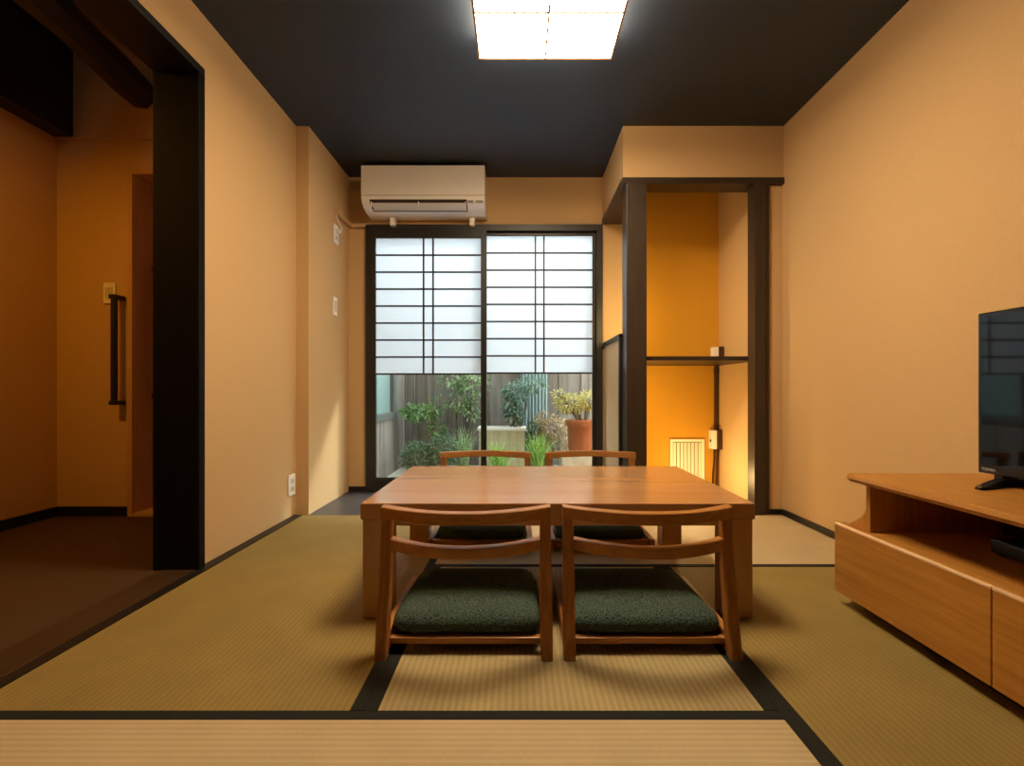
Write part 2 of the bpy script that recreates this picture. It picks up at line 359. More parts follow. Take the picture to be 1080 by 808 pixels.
# ------------------------------------------------------------------ tatami mats
def mat_(label, x0, x1, y0, y1, m, tapes):
    t = thing('tatami_mat', label, 'tatami mat', ((x0+x1)/2, (y0+y1)/2, 0), 0, 'tatami mats of the room')
    ox, oy = (x0+x1)/2, (y0+y1)/2
    b = bm_new(); bx(b, x0-ox, x1-ox, y0-oy, y1-oy, -0.055, 0.0, 0.002); obj('rush_surface', b, m, t)
    for a in tapes:
        b = bm_new(); bx(b, a[0]-ox, a[1]-ox, a[2]-oy, a[3]-oy, -0.02, 0.0012, 0.0006); obj('edge_tape', b, M['heri'], t)
    return t
L1, R1 = -0.352, 0.594
FY0, FY1 = 1.075, 2.045
mat_('rush tatami mat, sheen put into its pale colour, lying crosswise nearest the viewer', -1.272, R1, 0.13, 1.105, M['mat_x_sheen'], [(-1.272, R1, 1.075, 1.1048)])
mat_('tatami mat along the doorway sill and left wall', -1.272, L1, 1.106, 2.853, M['mat_y'], [(L1-0.032, L1, 1.106, 2.853)])
mat_('square half tatami mat under the table and near chairs', L1+0.0005, R1, 1.106, 2.015, M['mat_y2'], [(L1+0.0005, L1+0.032, 1.106, 2.015), (R1-0.030, R1, 1.106, 2.015)])
mat_('tatami mat running along the front of the TV cabinet', R1+0.0005, XR-0.02, 0.13, 2.015, M['mat_y'], [(R1+0.0005, R1+0.041, 0.13, 2.015), (XR-0.052, XR-0.021, 0.13, 2.015)])
mat_('tatami mat, sheen put into its pale colour, lying crosswise at the alcove beyond the table', L1+0.0005, XR-0.02, 2.0155, 2.853, M['mat_x_sheen'], [(L1+0.0005, XR-0.02, 2.0155, 2.043)])

# ------------------------------------------------------------------ sliding windows
FT = bm_new()
bx(FT, WX0, WX0+0.045, YB-0.03, YB+0.09, 0.0, WZ); bx(FT, WX1-0.045, WX1, YB-0.03, YB+0.09, 0.0, WZ)
bx(FT, WX0+0.045, WX1-0.045, YB-0.03, YB+0.09, WZ-0.045, WZ); bx(FT, WX0+0.045, WX1-0.045, YB-0.03, YB+0.09, 0.0, 0.045)
struct('trim_9', FT, M['alu'])
def sash(name, x0, x1, gx0, gx1, z_top, z_mid, z_bot, y, vx, film_rows):
    """x0..x1 the sash, gx0..gx1 its glass"""
    root = bm_new()
    bx(root, x0, gx0, y-0.016, y+0.016, 0.045, WZ-0.045, 0.002); bx(root, gx1, x1, y-0.016, y+0.016, 0.045, WZ-0.045, 0.002)
    bx(root, gx0, gx1, y-0.016, y+0.016, z_top, WZ-0.045, 0.002); bx(root, gx0, gx1, y-0.016, y+0.016, 0.045, z_bot, 0.002)
    root = struct(name, root, M['alu'])
    b = bm_new(); bx(b, gx0, gx1, y+0.003, y+0.007, z_bot, z_top); obj('glass_pane', b, M['glass'], root)
    b = bm_new(); bx(b, gx0, gx1, y-0.0045, y-0.0035, z_mid, z_top); obj('paper_screen', b, M['shoji'], root)
    b = bm_new(); hw = 0.006
    n = film_rows
    for k in range(1, n+1):
        z = z_top + (z_mid-z_top)*k/n
        bx(b, gx0, gx1, y-0.014, y-0.005, z-hw, z+hw)
    for v in vx: bx(b, v-hw, v+hw, y-0.014, y-0.005, z_mid, z_top)
    obj('lattice', b, M['alu'], root)
    return root
def xb(px, y): return (px-546)*y/F
def zb(py, y): return (413-py)*y/F + H
y1 = 3.555; y2 = 3.595
sash('window_1', WX0+0.045, xb(513.2,y1), xb(396.8,y1), xb(507.3,y1), zb(251.7,y1), zb(394.6,y1), zb(503.5,y1), y1, [xb(447,y1), xb(457,y1)], 8)
sash('window_2', xb(508,y2), WX1-0.045, xb(513.4,y2), xb(624.6,y2), zb(249.2,y2), zb(393.6,y2), zb(503.5,y2), y2, [xb(564.6,y2), xb(573.6,y2)], 8)

# ------------------------------------------------------------------ low table
t = thing('low_table', 'low light wood table with four square legs at room centre', 'table', (0.128, 1.93, 0))
hx, hy = 0.632, 0.386; zt = 0.373
b = bm_new(); bx(b, -hx, hx, -hy, hy, zt-0.052, zt, 0.004); obj('tabletop', b, M['table_x'], t)
b = bm_new()
for s in (-1,1):
    bx(b, -hx+0.09, hx-0.09, s*(hy-0.022)-0.011, s*(hy-0.022)+0.011, zt-0.075, zt-0.052, 0.002)
    bx(b, s*(hx-0.022)-0.011, s*(hx-0.022)+0.011, -hy+0.09, hy-0.09, zt-0.075, zt-0.052, 0.002)
obj('apron', b, M['table_x'], t)
for sx in (-1,1):
    for sy in (-1,1):
        b = bm_new(); x = sx*(hx-0.006-0.044); y = sy*(hy-0.006-0.044)
        bx(b, x-0.044, x+0.044, y-0.044, y+0.044, 0.0015, zt-0.052, 0.004); obj('leg', b, M['table_z'], t)

# ------------------------------------------------------------------ floor chairs
def rail(zc, h, dpt, half, y_end, bulge, n=24):
    b = bm_new(); secs = []
    for i in range(n+1):
        u = -1 + 2*i/n; x = u*half
        y = y_end - bulge*(1-u*u); dx = 1; dy = bulge*2*u/half
        nx, ny = 0.0, 1.0
        d = dpt/2*(1+0.30*u*u); hh = h/2
        c = 0.0022
        prof = [(-d+c,-hh),(d-c,-hh),(d,-hh+c),(d,hh-c),(d-c,hh),(-d+c,hh),(-d,hh-c),(-d,-hh+c)]
        secs.append([(x+nx*p, y+ny*p, zc+q) for p, q in prof])
    return sweep(b, secs)
def cushion(w0, w1, y0, y1, z0, z1):
    """soft pad, rounded corners, wider at the back (y0) than the front (y1)"""
    b = bm_new(); n = 56
    def outline(inset, z, dome=0.0):
        pts = []
        for k in range(n):
            a = 2*PI*k/n; ca, sa = math.cos(a), math.sin(a); e = 0.22
            u = math.copysign(abs(ca)**e, ca); v = math.copysign(abs(sa)**e, sa)
            y = (y0+y1)/2 + v*((y1-y0)/2-inset); f = (y-y0)/(y1-y0); w = w0+(w1-w0)*f
            pts.append((u*(w/2-inset), y, z + dome*0.004*math.sin(3*a)))
        return pts
    hz = z1-z0
    lv = [(0.03,z0),(0.006,z0+hz*0.12),(0.0,z0+hz*0.4),(0.003,z0+hz*0.62),(0.014,z0+hz*0.82),(0.04,z0+hz*0.93),(0.09,z0+hz*0.985),(0.15,z1)]
    return sweep(b, [outline(i,z) for i,z in lv])
def make_chair(label, loc, rz):
    t = thing('floor_chair', label, 'chair', loc, rz, 'low chairs around the table')
    for s in (-1,1):
        b = bm_new(); secs = []
        for z, y, x in ((0.0015,-0.010,0.2265),(0.06,0.004,0.2265),(0.13,0.017,0.2260),(0.22,0.030,0.2255),(0.31,0.041,0.2250),(0.382,0.049,0.2245)):
            dd = 0.020 if z < 0.2 else 0.017
            ww = 0.0165 if z < 0.3 else 0.0150
            c = 0.004; xx = s*x
            secs.append([(xx-ww+c,y-dd,z),(xx+ww-c,y-dd,z),(xx+ww,y-dd+c,z),(xx+ww,y+dd-c,z),(xx+ww-c,y+dd,z),(xx-ww+c,y+dd,z),(xx-ww,y+dd-c,z),(xx-ww,y-dd+c,z)])
        sweep(b, secs); obj('leg', b, M['oak_z'], t)
    obj('top_rail', rail(0.388, 0.032, 0.031, 0.2400, 0.052, 0.085), M['oak_x'], t)
    obj('back_rail', rail(0.300, 0.030, 0.029, 0.211, 0.040, 0.085), M['oak_x'], t)
    for s in (-1,1):
        b = bm_new(); bx(b, s*0.2265-0.013, s*0.2265+0.013, 0.012, 0.435, 0.0015, 0.056, 0.004); obj('side_rail', b, M['oak_y'], t)
    b = bm_new(); bx(b, -0.212, 0.212, 0.012, 0.034, 0.026, 0.044, 0.003); obj('rear_rail', b, M['oak_x'], t)
    b = bm_new(); bx(b, -0.213, 0.213, 0.405, 0.43, 0.018, 0.050, 0.003); obj('front_rail', b, M['oak_x'], t)
    c = obj('cushion', cushion(0.432, 0.408, 0.020, 0.425, 0.0445, 0.103), M['green'], t, True)
    return t
ch = make_chair('wooden floor chair with its back to the viewer, on the doorway side', (-0.147, 1.335, 0), 0)
dup(ch, (0.368, 1.335, 0), 0, 'wooden floor chair with its back to the viewer, on the TV cabinet side')
dup(ch, (-0.172, 2.64, 0), PI, 'wooden floor chair facing the viewer beyond the table, below the left window sash')
dup(ch, (0.388, 2.64, 0), PI, 'wooden floor chair facing the viewer beyond the table, below the right window sash')

# ------------------------------------------------------------------ TV cabinet
CX = 1.10; CY1 = 1.68; CY0 = 0.566
t = thing('tv_cabinet', 'low bamboo TV cabinet with open shelf over two flush drawers', 'cabinet', (0,0,0))
t.location = ((CX+XR)/2, (CY0+CY1)/2, 0)
o3 = t.location
def loc_bx(b, x0,x1,y0,y1,z0,z1,bev=0.0): bx(b, x0-o3.x, x1-o3.x, y0-o3.y, y1-o3.y, z0, z1, bev)
XK = XR-0.022                              # back of the cabinet, clear of the baseboard
zl0, zl1, zt0, zt1 = 0.043, 0.275, 0.430, 0.456
b = bm_new(); loc_bx(b, CX+0.06, XK-0.02, CY0+0.06, CY1-0.06, 0.0015, zl0); obj('plinth', b, M['black_y'], t)
b = bm_new()
loc_bx(b, CX+0.012, XK, CY0, CY1, zl1-0.022, zl1, 0.002)
loc_bx(b, CX+0.022, XK, CY0, CY0+0.02, zl0, zl1-0.022); loc_bx(b, CX+0.022, XK, CY1-0.02, CY1, zl0, zl1-0.022)
loc_bx(b, CX+0.022, XK, CY0+0.02, CY1-0.02, zl0, zl0+0.018); loc_bx(b, XK-0.008, XK, CY0+0.02, CY1-0.02, zl0+0.018, zl1-0.022)
obj('lower_case', b, M['bam_y'], t)
for y0_, y1_ in ((CY0+0.001, 1.1215), (1.1245, CY1-0.001)):
    b = bm_new(); loc_bx(b, CX, CX+0.020, y0_, y1_, zl0, zl1-0.004, 0.002); dr = obj('drawer', b, M['bam_y'], t)
    b = bm_new(); loc_bx(b, CX-0.001, CX+0.014, y0_, y1_, zl1-0.006, zl1+0.002, 0.0025); obj('edge_strip', b, M['bam_edge_highlight'], dr)
b = bm_new()
sec = [(CX-0.0,zt0+0.012),(CX+0.004,zt1-0.003),(CX+0.010,zt1),(XK,zt1),(XK,zt0),(CX+0.012,zt0)]
sweep(b, [[(x-o3.x, y-o3.y, z) for x,z in sec] for y in (CY0+0.055, 1.618)])
obj('top_board', b, M['bam_y'], t)
def flare(yo, s):                          # side board that sweeps outward at its foot
    b = bm_new(); out = []
    inn = []
    for k in range(9):
        f = k/8; z = zl1+0.001 + (0.075)*f; dy = 0.085*(1-math.sin(f*PI/2))
        out.append((yo+s*dy, z)); inn.append((yo-s*0.018, z))
    out.append((yo, zt0)); inn.append((yo-s*0.018, zt0))
    outline = out + inn[::-1]
    sweep(b, [[(x-o3.x, y-o3.y, z) for y,z in outline] for x in (CX+0.035, XK)])
    return b
obj('side_board', flare(1.575, 1), M['bam_z'], t); obj('side_board', flare(CY0+0.105, -1), M['bam_z'], t)
b = bm_new(); loc_bx(b, CX+0.03, XK, 1.045, 1.063, zl1+0.001, zt0); obj('divider', b, M['bam_z'], t)
b = bm_new(); loc_bx(b, XK-0.008, XK, CY0+0.13, 1.55, zl1+0.001, zt0); obj('back_board', b, M['black_y'], t)
# device in the shelf
t = thing('recorder', 'dark flat recorder box inside the open shelf of the TV cabinet', 'recorder', (1.42, 1.22, zl1+0.0015))
b = bm_new(); bx(b, -0.10, 0.10, -0.13, 0.13, 0.006, 0.044, 0.004); obj('case', b, M['darkplastic'], t)
b = bm_new(); bx(b, -0.104, -0.098, -0.125, 0.125, 0.010, 0.040, 0.002); obj('front_panel', b, M['tvblack'], t)
for sx in (-1,1):
    for sy in (-1,1):
        b = bm_new(); bx(b, sx*0.08-0.01, sx*0.08+0.01, sy*0.11-0.01, sy*0.11+0.01, 0, 0.006, 0.001); obj('rubber_foot', b, M['darkplastic'], t)

# ------------------------------------------------------------------ television
TX = 1.385; TY0, TY1 = 0.72, 1.456; tz0 = 0.4875; tz1 = 0.964
t = thing('television', 'black flat-screen television standing on the bamboo cabinet', 'television', (TX+0.03, (TY0+TY1)/2, zt1+0.001))
ox, oy, oz = t.location
b = bm_new(); bx(b, TX-ox, TX+0.03-ox, TY0-oy, TY1-oy, tz0-oz, tz1-oz, 0.004); bx(b, TX+0.03-ox, TX+0.065-ox, TY0+0.1-oy, TY1-0.1-oy, tz0+0.04-oz, tz1-0.12-oz, 0.01); obj('casing', b, M['tvblack'], t)
b = bm_new(); bx(b, TX-0.0012-ox, TX-ox, TY0+0.012-oy, TY1-0.012-oy, tz0+0.026-oz, tz1-0.012-oz); obj('screen', b, M['screen'], t)
for yc, dy in ((TY0+0.056, 0.055), (TY1-0.056, -0.055)):
    b = bm_new(); secs = []
    for f in (0, 0.06, 0.45, 0.6, 0.95, 1.0):
        x = -0.135 + 0.27*f; q = abs(f-0.5)*2; y = yc-oy + dy*q; ww = 0.010 if f in (0,1.0) else 0.016
        hgt = 0.006 + 0.020*(1-q)
        secs.append([(x,y-ww,0.0),(x,y+ww,0.0),(x,y+ww*0.8,hgt),(x,y-ww*0.8,hgt)])
    sweep(b, secs); bx(b, -0.025, 0.025, yc-oy-0.012, yc-oy+0.012, 0.015, tz0-oz+0.004, 0.002)
    obj('stand_foot', b, M['tvblack'], t)
cu = bpy.data.curves.new('logo_font', 'FONT'); cu.body = 'TOSHIBA'; cu.size = 0.0105; cu.extrude = 0.0003; cu.align_x = 'LEFT'
tmp = bpy.data.objects.new('logo_font', cu); C.objects.link(tmp)
bpy.context.view_layer.update()
me = bpy.data.meshes.new_from_object(tmp.evaluated_get(bpy.context.evaluated_depsgraph_get()))
bpy.data.objects.remove(tmp); me.name = 'logo'; me.materials.clear(); me.materials.append(M['silver'])
lo = bpy.data.objects.new('logo', me); C.objects.link(lo); lo.parent = t
lo.location = (TX-0.0004-ox, TY1-0.012-oy, tz0+0.010-oz); lo.rotation_euler = (PI/2, 0, -PI/2)

# ------------------------------------------------------------------ air conditioner
AX, AXE = -1.075, -0.228
t = thing('air_conditioner', 'white wall air conditioner with open flap above the sliding window', 'air conditioner', ((AX+AXE)/2, YB, H+1.2))
ox, oy, oz = t.location
AF = YB-0.25; ztp = H+1.556; zsm = H+1.348; zbt = H+1.262
low = [(AF, zsm-0.002)]
for k in range(1, 9):
    a = k/8*PI/2; low.append((AF + (0.175)*(1-math.cos(a)), zsm-0.015 - (zsm-0.015-zbt)*math.sin(a)))
prof = [(YB-0.001, ztp-0.004), (AF+0.03, ztp-0.004), (AF+0.012, zsm+0.10), (AF+0.012, zsm)] + low + [(YB-0.001, zbt)]
b = bm_new(); prism_x(b, [(y-oy, z-oz) for y,z in prof], AX-ox, AXE-ox); autosmooth(obj('casing', b, M['white'], t), 30)
b = bm_new()
fp = [(AF, zsm+0.002), (AF, ztp-0.008), (AF+0.006, ztp), (AF+0.028, ztp), (AF+0.028, zsm+0.002)]
prism_x(b, [(y-oy, z-oz) for y,z in fp], AX-ox, AXE-ox); obj('front_panel', b, M['white'], t)
b = bm_new(); bx(b, AX+0.004-ox, AXE-0.004-ox, AF+0.004-oy, AF+0.02-oy, zsm-0.004-oz, zsm+0.004-oz); obj('seam', b, M['seam'], t)
# outlet: dark slot with a hanging flap, on the curved lower front
def curve_pt(z):
    s = min(1, max(0, (zsm-0.015-z)/(zsm-0.015-zbt))); return AF+0.175*(1-math.sqrt(1-s*s))
sx0, sx1 = (390-546)*3.33/F, (492.5-546)*3.33/F
zs1 = H+1.320; zs0 = H+1.270
b = bm_new(); pr = []
for k in range(7):
    z = zs1 - (zs1-zs0)*k/6; pr.append((curve_pt(z)-0.0012, z))
inn = [(y+0.02, z) for y, z in pr]
prism_x(b, [(y-oy, z-oz) for y,z in pr+inn[::-1]], sx0-ox, sx1-ox); obj('outlet_slot', b, M['seam'], t)
b = bm_new(); pr = []
for k in range(6):
    z = zs1-0.019 - (zs1-0.019-zs0-0.002)*k/5; pr.append((curve_pt(z)-0.006, z))
inn = [(y+0.004, z) for y, z in pr]
prism_x(b, [(y-oy, z-oz) for y,z in pr+inn[::-1]], sx0+0.012-ox, sx1-0.008-ox); obj('flap', b, M['white2'], t)
for xx in (sx0+0.010, (sx0+sx1)/2, sx1-0.010):
    b = bm_new(); z = zs1-0.02; bx(b, xx-0.004-ox, xx+0.004-ox, curve_pt(z)-0.010-oy, curve_pt(z)-oy, zs0+0.004-oz, zs1-0.006-oz, 0.001); obj('flap_hinge', b, M['white'], t)
for px0, px1 in ((493.5,499),(502,509.5)):
    b = bm_new(); z = H+1.312; bx(b, xb(px0,3.33)-ox, xb(px1,3.33)-ox, curve_pt(z)-0.002-oy, curve_pt(z)+0.01-oy, z-0.009-oz, z+0.006-oz); obj('indicator_panel', b, M['grey'], t)
for px in (414.5, 498):
    b = bm_new(); x = xb(px, 3.52); bx(b, x-0.019-ox, x+0.019-ox, 3.50-oy, YB-0.0005-oy, H+1.205-oz, zbt+0.004-oz, 0.003); obj('support_bracket', b, M['white'], t)

# refrigerant duct on the left corner
t = thing('pipe_duct', 'ochre pipe duct in the corner beside the air conditioner', 'pipe duct', (XL2, YB, H+1.25))
ox, oy, oz = t.location
b = bm_new(); bx(b, 0.0005, 0.030, 3.285-oy, YB-0.001-oy, H+1.205-oz, H+1.232-oz, 0.004); bx(b, 0.030, AX+0.004-ox, YB-0.030-oy, YB-0.001-oy, H+1.205-oz, H+1.232-oz, 0.004); obj('channel', b, M['duct'], t)
b = bm_new(); bx(b, -0.0+0.0005, 0.036, 3.275-oy, 3.300-oy, H+1.201-oz, H+1.236-oz, 0.005); obj('end_cap', b, M['duct'], t)
# AC socket with plug and lead
def wall_plate(name, label, cat, loc, n, w, h, kind):
    """plate on a wall whose normal is n ('x+' left wall, 'y-' back wall)"""
    t = thing(name, label, cat, loc)
    R = Matrix.Rotation(PI/2, 3, 'Z') if n == 'x+' else Matrix.Identity(3)
    def part(nm, x0,x1,y0,y1,z0,z1,m,bev=0.0015,par=None):
        b = bm_new(); bx(b,x0,x1,y0,y1,z0,z1,bev)
        for v in b.verts: v.co = R @ v.co
        return obj(nm, b, m, par or t)
    part('plate', -w/2, w/2, -0.010, -0.0005, -h/2, h/2, M['white'], 0.003)
    if kind == 'switch':
        pl = part('rocker', -w*0.30, -0.001, -0.013, -0.009, -h*0.28, h*0.28, M['white2'])
        part('rocker', 0.001, w*0.30, -0.013, -0.009, -h*0.28, h*0.28, M['white2'])
    else:
        for dz in (-0.022, 0.022):
            f = part('socket_face', -w*0.28, w*0.28, -0.0115, -0.009, dz-0.016, dz+0.016, M['white2'])
            b = bm_new()
            for sx in (-0.006, 0.006): bx(b, sx-0.001, sx+0.001, -0.0118, -0.0114, dz-0.006, dz+0.006)
            for v in b.verts: v.co = R @ v.co
            obj('slot', b, M['seam'], f)
    return t
def on_left(px, py, X):                    # point on a plane x = X seen at that pixel
    Y = F*X/(px-546); return (X, Y, (413-py)*Y/F + H)
p = on_left(353.5, 247.5, XL2)
ts = wall_plate('wall_socket', 'white wall socket under the duct, with a short white lead above it', 'socket', p, 'x+', 0.075, 0.130, 'socket')
t = thing('power_lead', 'thin white lead with plug hanging from duct to upper socket', 'power lead', (p[0]+0.012, p[1], p[2]))
b = bm_new(); bx(b, 0.0, 0.026, -0.012, 0.012, 0.010, 0.034, 0.004); obj('plug', b, M['white'], t)
b = bm_new(); tube(b, [(0.024,0,0.022),(0.034,0.004,0.03),(0.030,-0.01,0.06),(0.016,-0.03,0.09),(0.006,-0.028,0.12),(0.004,-0.01,0.148)], 0.0035, 8); obj('lead', b, M['white'], t, True)
p = on_left(352.5, 323, XL2)
wall_plate('air_conditioner_control', 'small white wall plate alone on the left wall, below the socket', 'wall control', p, 'x+', 0.066, 0.125, 'switch')
p = on_left(306.5, 511.5, XL)
wall_plate('wall_outlet', 'white outlet plate low on the left wall near the floor', 'outlet', p, 'x+', 0.078, 0.120, 'socket')
p = P(116.5, 309.5, HY)
wall_plate('hall_light_switch', 'pale light switch on the hallway end wall above the grab bar', 'switch', (p.x, HY, p.z), 'y-', 0.070, 0.122, 'switch')

# grab bar beside the hall door
gx = -2.318; t = thing('grab_bar', 'black vertical grab bar on the hallway end wall beside the door', 'grab bar', (gx, HY, 0.97))
b = bm_new(); tube(b, [(0,-0.062,-0.305),(0,-0.062,0.315)], 0.017, 12); autosmooth(obj('bar', b, M['iron'], t))
for z in (-0.305, 0.305):
    b = bm_new(); bx(b, -0.02, 0.02, -0.080, -0.0005, z-0.012, z+0.012, 0.004); obj('bracket', b, M['iron'], t)

# ------------------------------------------------------------------ alcove contents
t = thing('alcove_shelf', 'thin dark wooden shelf board across the alcove', 'shelf', (1.12, 3.25, H+0.189))
b = bm_new(); bx(b, 0.764-1.12, 1.4825-1.12, 2.945-3.25, YB-0.001-3.25, 0.0, 0.026, 0.002); obj('board', b, M['post_x'], t)
zsh = H+0.215
cxp = (757.5-546)*3.49/F
t = thing('network_box', 'small white box with dark side on the alcove shelf, in the corner', 'box', (cxp, 3.50, zsh+0.0005))
b = bm_new(); bx(b, -0.036, -0.004, -0.03, 0.04, 0.0, 0.105, 0.003); obj('white_cover', b, M['white'], t)
b = bm_new(); bx(b, -0.004, 0.034, -0.035, 0.045, 0.0, 0.108, 0.003); obj('dark_body', b, M['brown'], t)
t = thing('cable_duct', 'brown cable duct running down the alcove corner under the shelf', 'cable duct', (cxp+0.012, YB-0.011, 0.6))
b = bm_new(); bx(b, -0.011, 0.011, -0.010, 0.0105, -0.19, H+0.1885-0.6, 0.002); obj('channel', b, M['brown'], t)
b = bm_new(); bx(b, -0.014, 0.014, -0.013, 0.0105, 0.26, 0.30, 0.002); obj('joint_cover', b, M['brown'], t)
t = thing('outlet_box', 'white surface outlet box with brown side in the alcove corner, above two cables', 'outlet box', (cxp+0.004, YB-0.03, 0.38))
b = bm_new(); bx(b, -0.042, -0.006, -0.035, 0.0295, -0.068, 0.068, 0.003); obj('white_cover', b, M['white'], t)
b = bm_new(); bx(b, -0.006, 0.036, -0.04, 0.0295, -0.070, 0.072, 0.003); obj('dark_body', b, M['brown'], t)
b = bm_new(); bx(b, -0.046, -0.040, -0.02, 0.0, -0.018, 0.0, 0.001); obj('plug', b, M['brown'], t)
for i, (dx, lab) in enumerate(((-0.012, 'brown cable hanging under the alcove outlet box, farther from the right wall'), (0.016, 'brown cable hanging under the alcove outlet box, nearer the right wall'))):
    b = bm_new(); x = cxp+0.004+dx; tube(b, [(x,YB-0.03,0.311),(x-0.004-dx*0.3,YB-0.03,0.24),(x-0.012,YB-0.035,0.12),(x-0.016,YB-0.035,0.006)], 0.0065, 8)
    o = obj('hanging_cable', b, M['cable'], None, True); tag(o, lab, 'cable', 'cables in the alcove')
# louvred vent on the alcove back wall
vx0, vx1 = (706-546)*YB/F, (742-546)*YB/F; vz1 = (413-463)*YB/F+H; vz0 = vz1-0.36
t = thing('wall_vent', 'cream louvred vent with vertical slats low in the alcove', 'vent', ((vx0+vx1)/2, YB, vz0))
ox = t.location.x; vw = vx1-vx0; vh = vz1-vz0
b = bm_new(); fr = 0.020
bx(b, -vw/2, vw/2, -0.022, -0.0005, vh-fr, vh, 0.002); bx(b, -vw/2, vw/2, -0.022, -0.0005, 0, fr, 0.002)
bx(b, -vw/2, -vw/2+fr, -0.022, -0.0005, fr, vh-fr, 0.002); bx(b, vw/2-fr, vw/2, -0.022, -0.0005, fr, vh-fr, 0.002)
obj('frame', b, M['cream_vent'], t)
b = bm_new(); bx(b, -vw/2+fr, vw/2-fr, -0.004, -0.001, fr, vh-fr); obj('back_plate', b, M['grey'], t)
ns = 8
for k in range(ns):
    x = -vw/2+fr + (vw-2*fr)*(k+0.5)/ns
    b = bm_new(); bx(b, x-0.011, x+0.011, -0.0175, -0.0145, fr, vh-fr-0.006, 0.0, Matrix.Rotation(math.radians(22), 3, 'Z')); obj('slat', b, M['cream_vent'], t)

# ------------------------------------------------------------------ ceiling light
lx0, lx1 = -0.177, 0.424; ly0, ly1 = 1.585, 2.174; lz = H+1.49
t = thing('ceiling_light', 'square white lit ceiling lamp with thin wooden cross bars', 'ceiling light', ((lx0+lx1)/2, (ly0+ly1)/2, ZC))
ox, oy, oz = t.location; hw, hd = (lx1-lx0)/2, (ly1-ly0)/2; dz = lz-oz
b = bm_new(); bx(b, -hw+0.02, hw-0.02, -hd+0.02, hd-0.02, -0.03, -0.0005); obj('ceiling_plate', b, M['white'], t)
b = bm_new(); bx(b, -hw+0.006, hw-0.006, -hd+0.006, hd-0.006, dz+0.004, dz+0.007); obj('diffuser', b, M['diffuser'], t)
b = bm_new()
for s in (-1,1):
    bx(b, s*(hw-0.007)-0.001, s*(hw-0.007)+0.001, -hd+0.006, hd-0.006, dz+0.008, -0.006)
    bx(b, -hw+0.006, hw-0.006, s*(hd-0.007)-0.001, s*(hd-0.007)+0.001, dz+0.008, -0.006)
obj('side_paper', b, M['sideglow'], t)
b = bm_new(); fw = 0.009
for s in (-1,1):
    bx(b, s*(hw-fw/2)-fw/2, s*(hw-fw/2)+fw/2, -hd, hd, dz, dz+0.016, 0.001); bx(b, -hw+fw, hw-fw, s*(hd-fw/2)-fw/2, s*(hd-fw/2)+fw/2, dz, dz+0.016, 0.001)
    for s2 in (-1,1): bx(b, s*(hw-fw/2)-fw/2, s*(hw-fw/2)+fw/2, s2*(hd-fw/2)-fw/2, s2*(hd-fw/2)+fw/2, dz+0.016, -0.0005, 0.001)
obj('frame', b, M['lampwood'], t)
b = bm_new(); bx(b, -0.004, 0.004, -hd+fw, hd-fw, dz, dz+0.0035); ym = 1.902-oy
bx(b, -hw+fw, hw-fw, ym-0.004, ym+0.004, dz, dz+0.0035); obj('cross_bars', b, M['lampwood'], t)

# ------------------------------------------------------------------ garden beyond the window
GZ = -0.05
b = bm_new(); bx(b, -3.0, 3.5, YB+T, 8.0, GZ-0.2, GZ); struct('ground', b, M['gravel'])
b = bm_new(); bx(b, -2.0, 2.4, YB+T, 4.0, 2.46, 2.54); struct('roof_eave', b, M['fence'])
FY = 5.1; SX = -1.2
def boards_y(x0, x1, y, z0, z1, wdt, m, name, parent):
    b = bm_new(); x = x0; k = 0
    while x < x1-0.02:
        ww = min(wdt*(0.85+0.3*random.random()), x1-x); off = 0.012*(k%2)
        bx(b, x-0.006*(k%2), x+ww+0.006*(k%2), y+off, y+0.018+off, z0, z1+0.02*random.random(), 0.002); x += ww; k += 1
    return obj(name, b, m, parent)
t = thing('garden_fence', 'weathered vertical board fence along the back of the garden', 'fence', (0.4, FY, GZ))
o = boards_y(SX-0.4, 2.2-0.4, 0, 0, 1.62, 0.12, M['fence'], 'board_panel', t)
b = bm_new(); bx(b, SX-0.4, 1.8, 0.031, 0.066, 0.3, 0.36); bx(b, SX-0.4, 1.8, 0.031, 0.066, 1.25, 1.31); obj('crossbar', b, M['fence'], t)
for x in (-1.4, -0.1, 1.2): 
    b = bm_new(); bx(b, x-0.04, x+0.04, 0.066, 0.146, 0, 1.6); obj('post', b, M['fence'], t)
# side wall of the neighbouring house with a window
b = bm_new(); y = YB+T+0.02
while y < FY-0.02:
    ww = 0.085+0.03*random.random(); ww = min(ww, FY-0.005-y)
    for z0, z1 in (((GZ, 2.3),) if not (3.75 < y+ww/2 < 4.66) else ((GZ, 0.50), (1.6, 2.3))):
        bx(b, SX-0.02, SX+0.004*(int(y*100)%2), y+0.002, y+ww-0.002, z0, z1, 0.001)
    y += ww
bx(b, SX-0.12, SX-0.02, YB+T+0.01, FY, GZ, 0.52); bx(b, SX-0.12, SX-0.02, YB+T+0.01, FY, 1.6, 2.3); bx(b, SX-0.12, SX-0.02, 4.64, FY, 0.52, 1.6)
struct('wall_outside_left', b, M['fence2'])
b = bm_new()
fy0, fy1 = 3.74, 4.68
bx(b, SX-0.04, SX+0.03, fy0, fy1, 0.475, 0.535, 0.003); bx(b, SX-0.04, SX+0.02, fy0, fy1, 1.56, 1.62, 0.003)
bx(b, SX-0.04, SX+0.02, fy0, fy0+0.06, 0.535, 1.56); bx(b, SX-0.04, SX+0.02, fy1-0.09, fy1, 0.535, 1.56)
w3 = struct('window_3', b, mat('grey_bronze_frame', (0.10,0.115,0.11), 0.5, 0.4))
b = bm_new(); bx(b, SX-0.02, SX-0.012, fy0+0.06, fy1-0.09, 0.535, 1.56); obj('frosted_pane', b, M['mint'], w3)
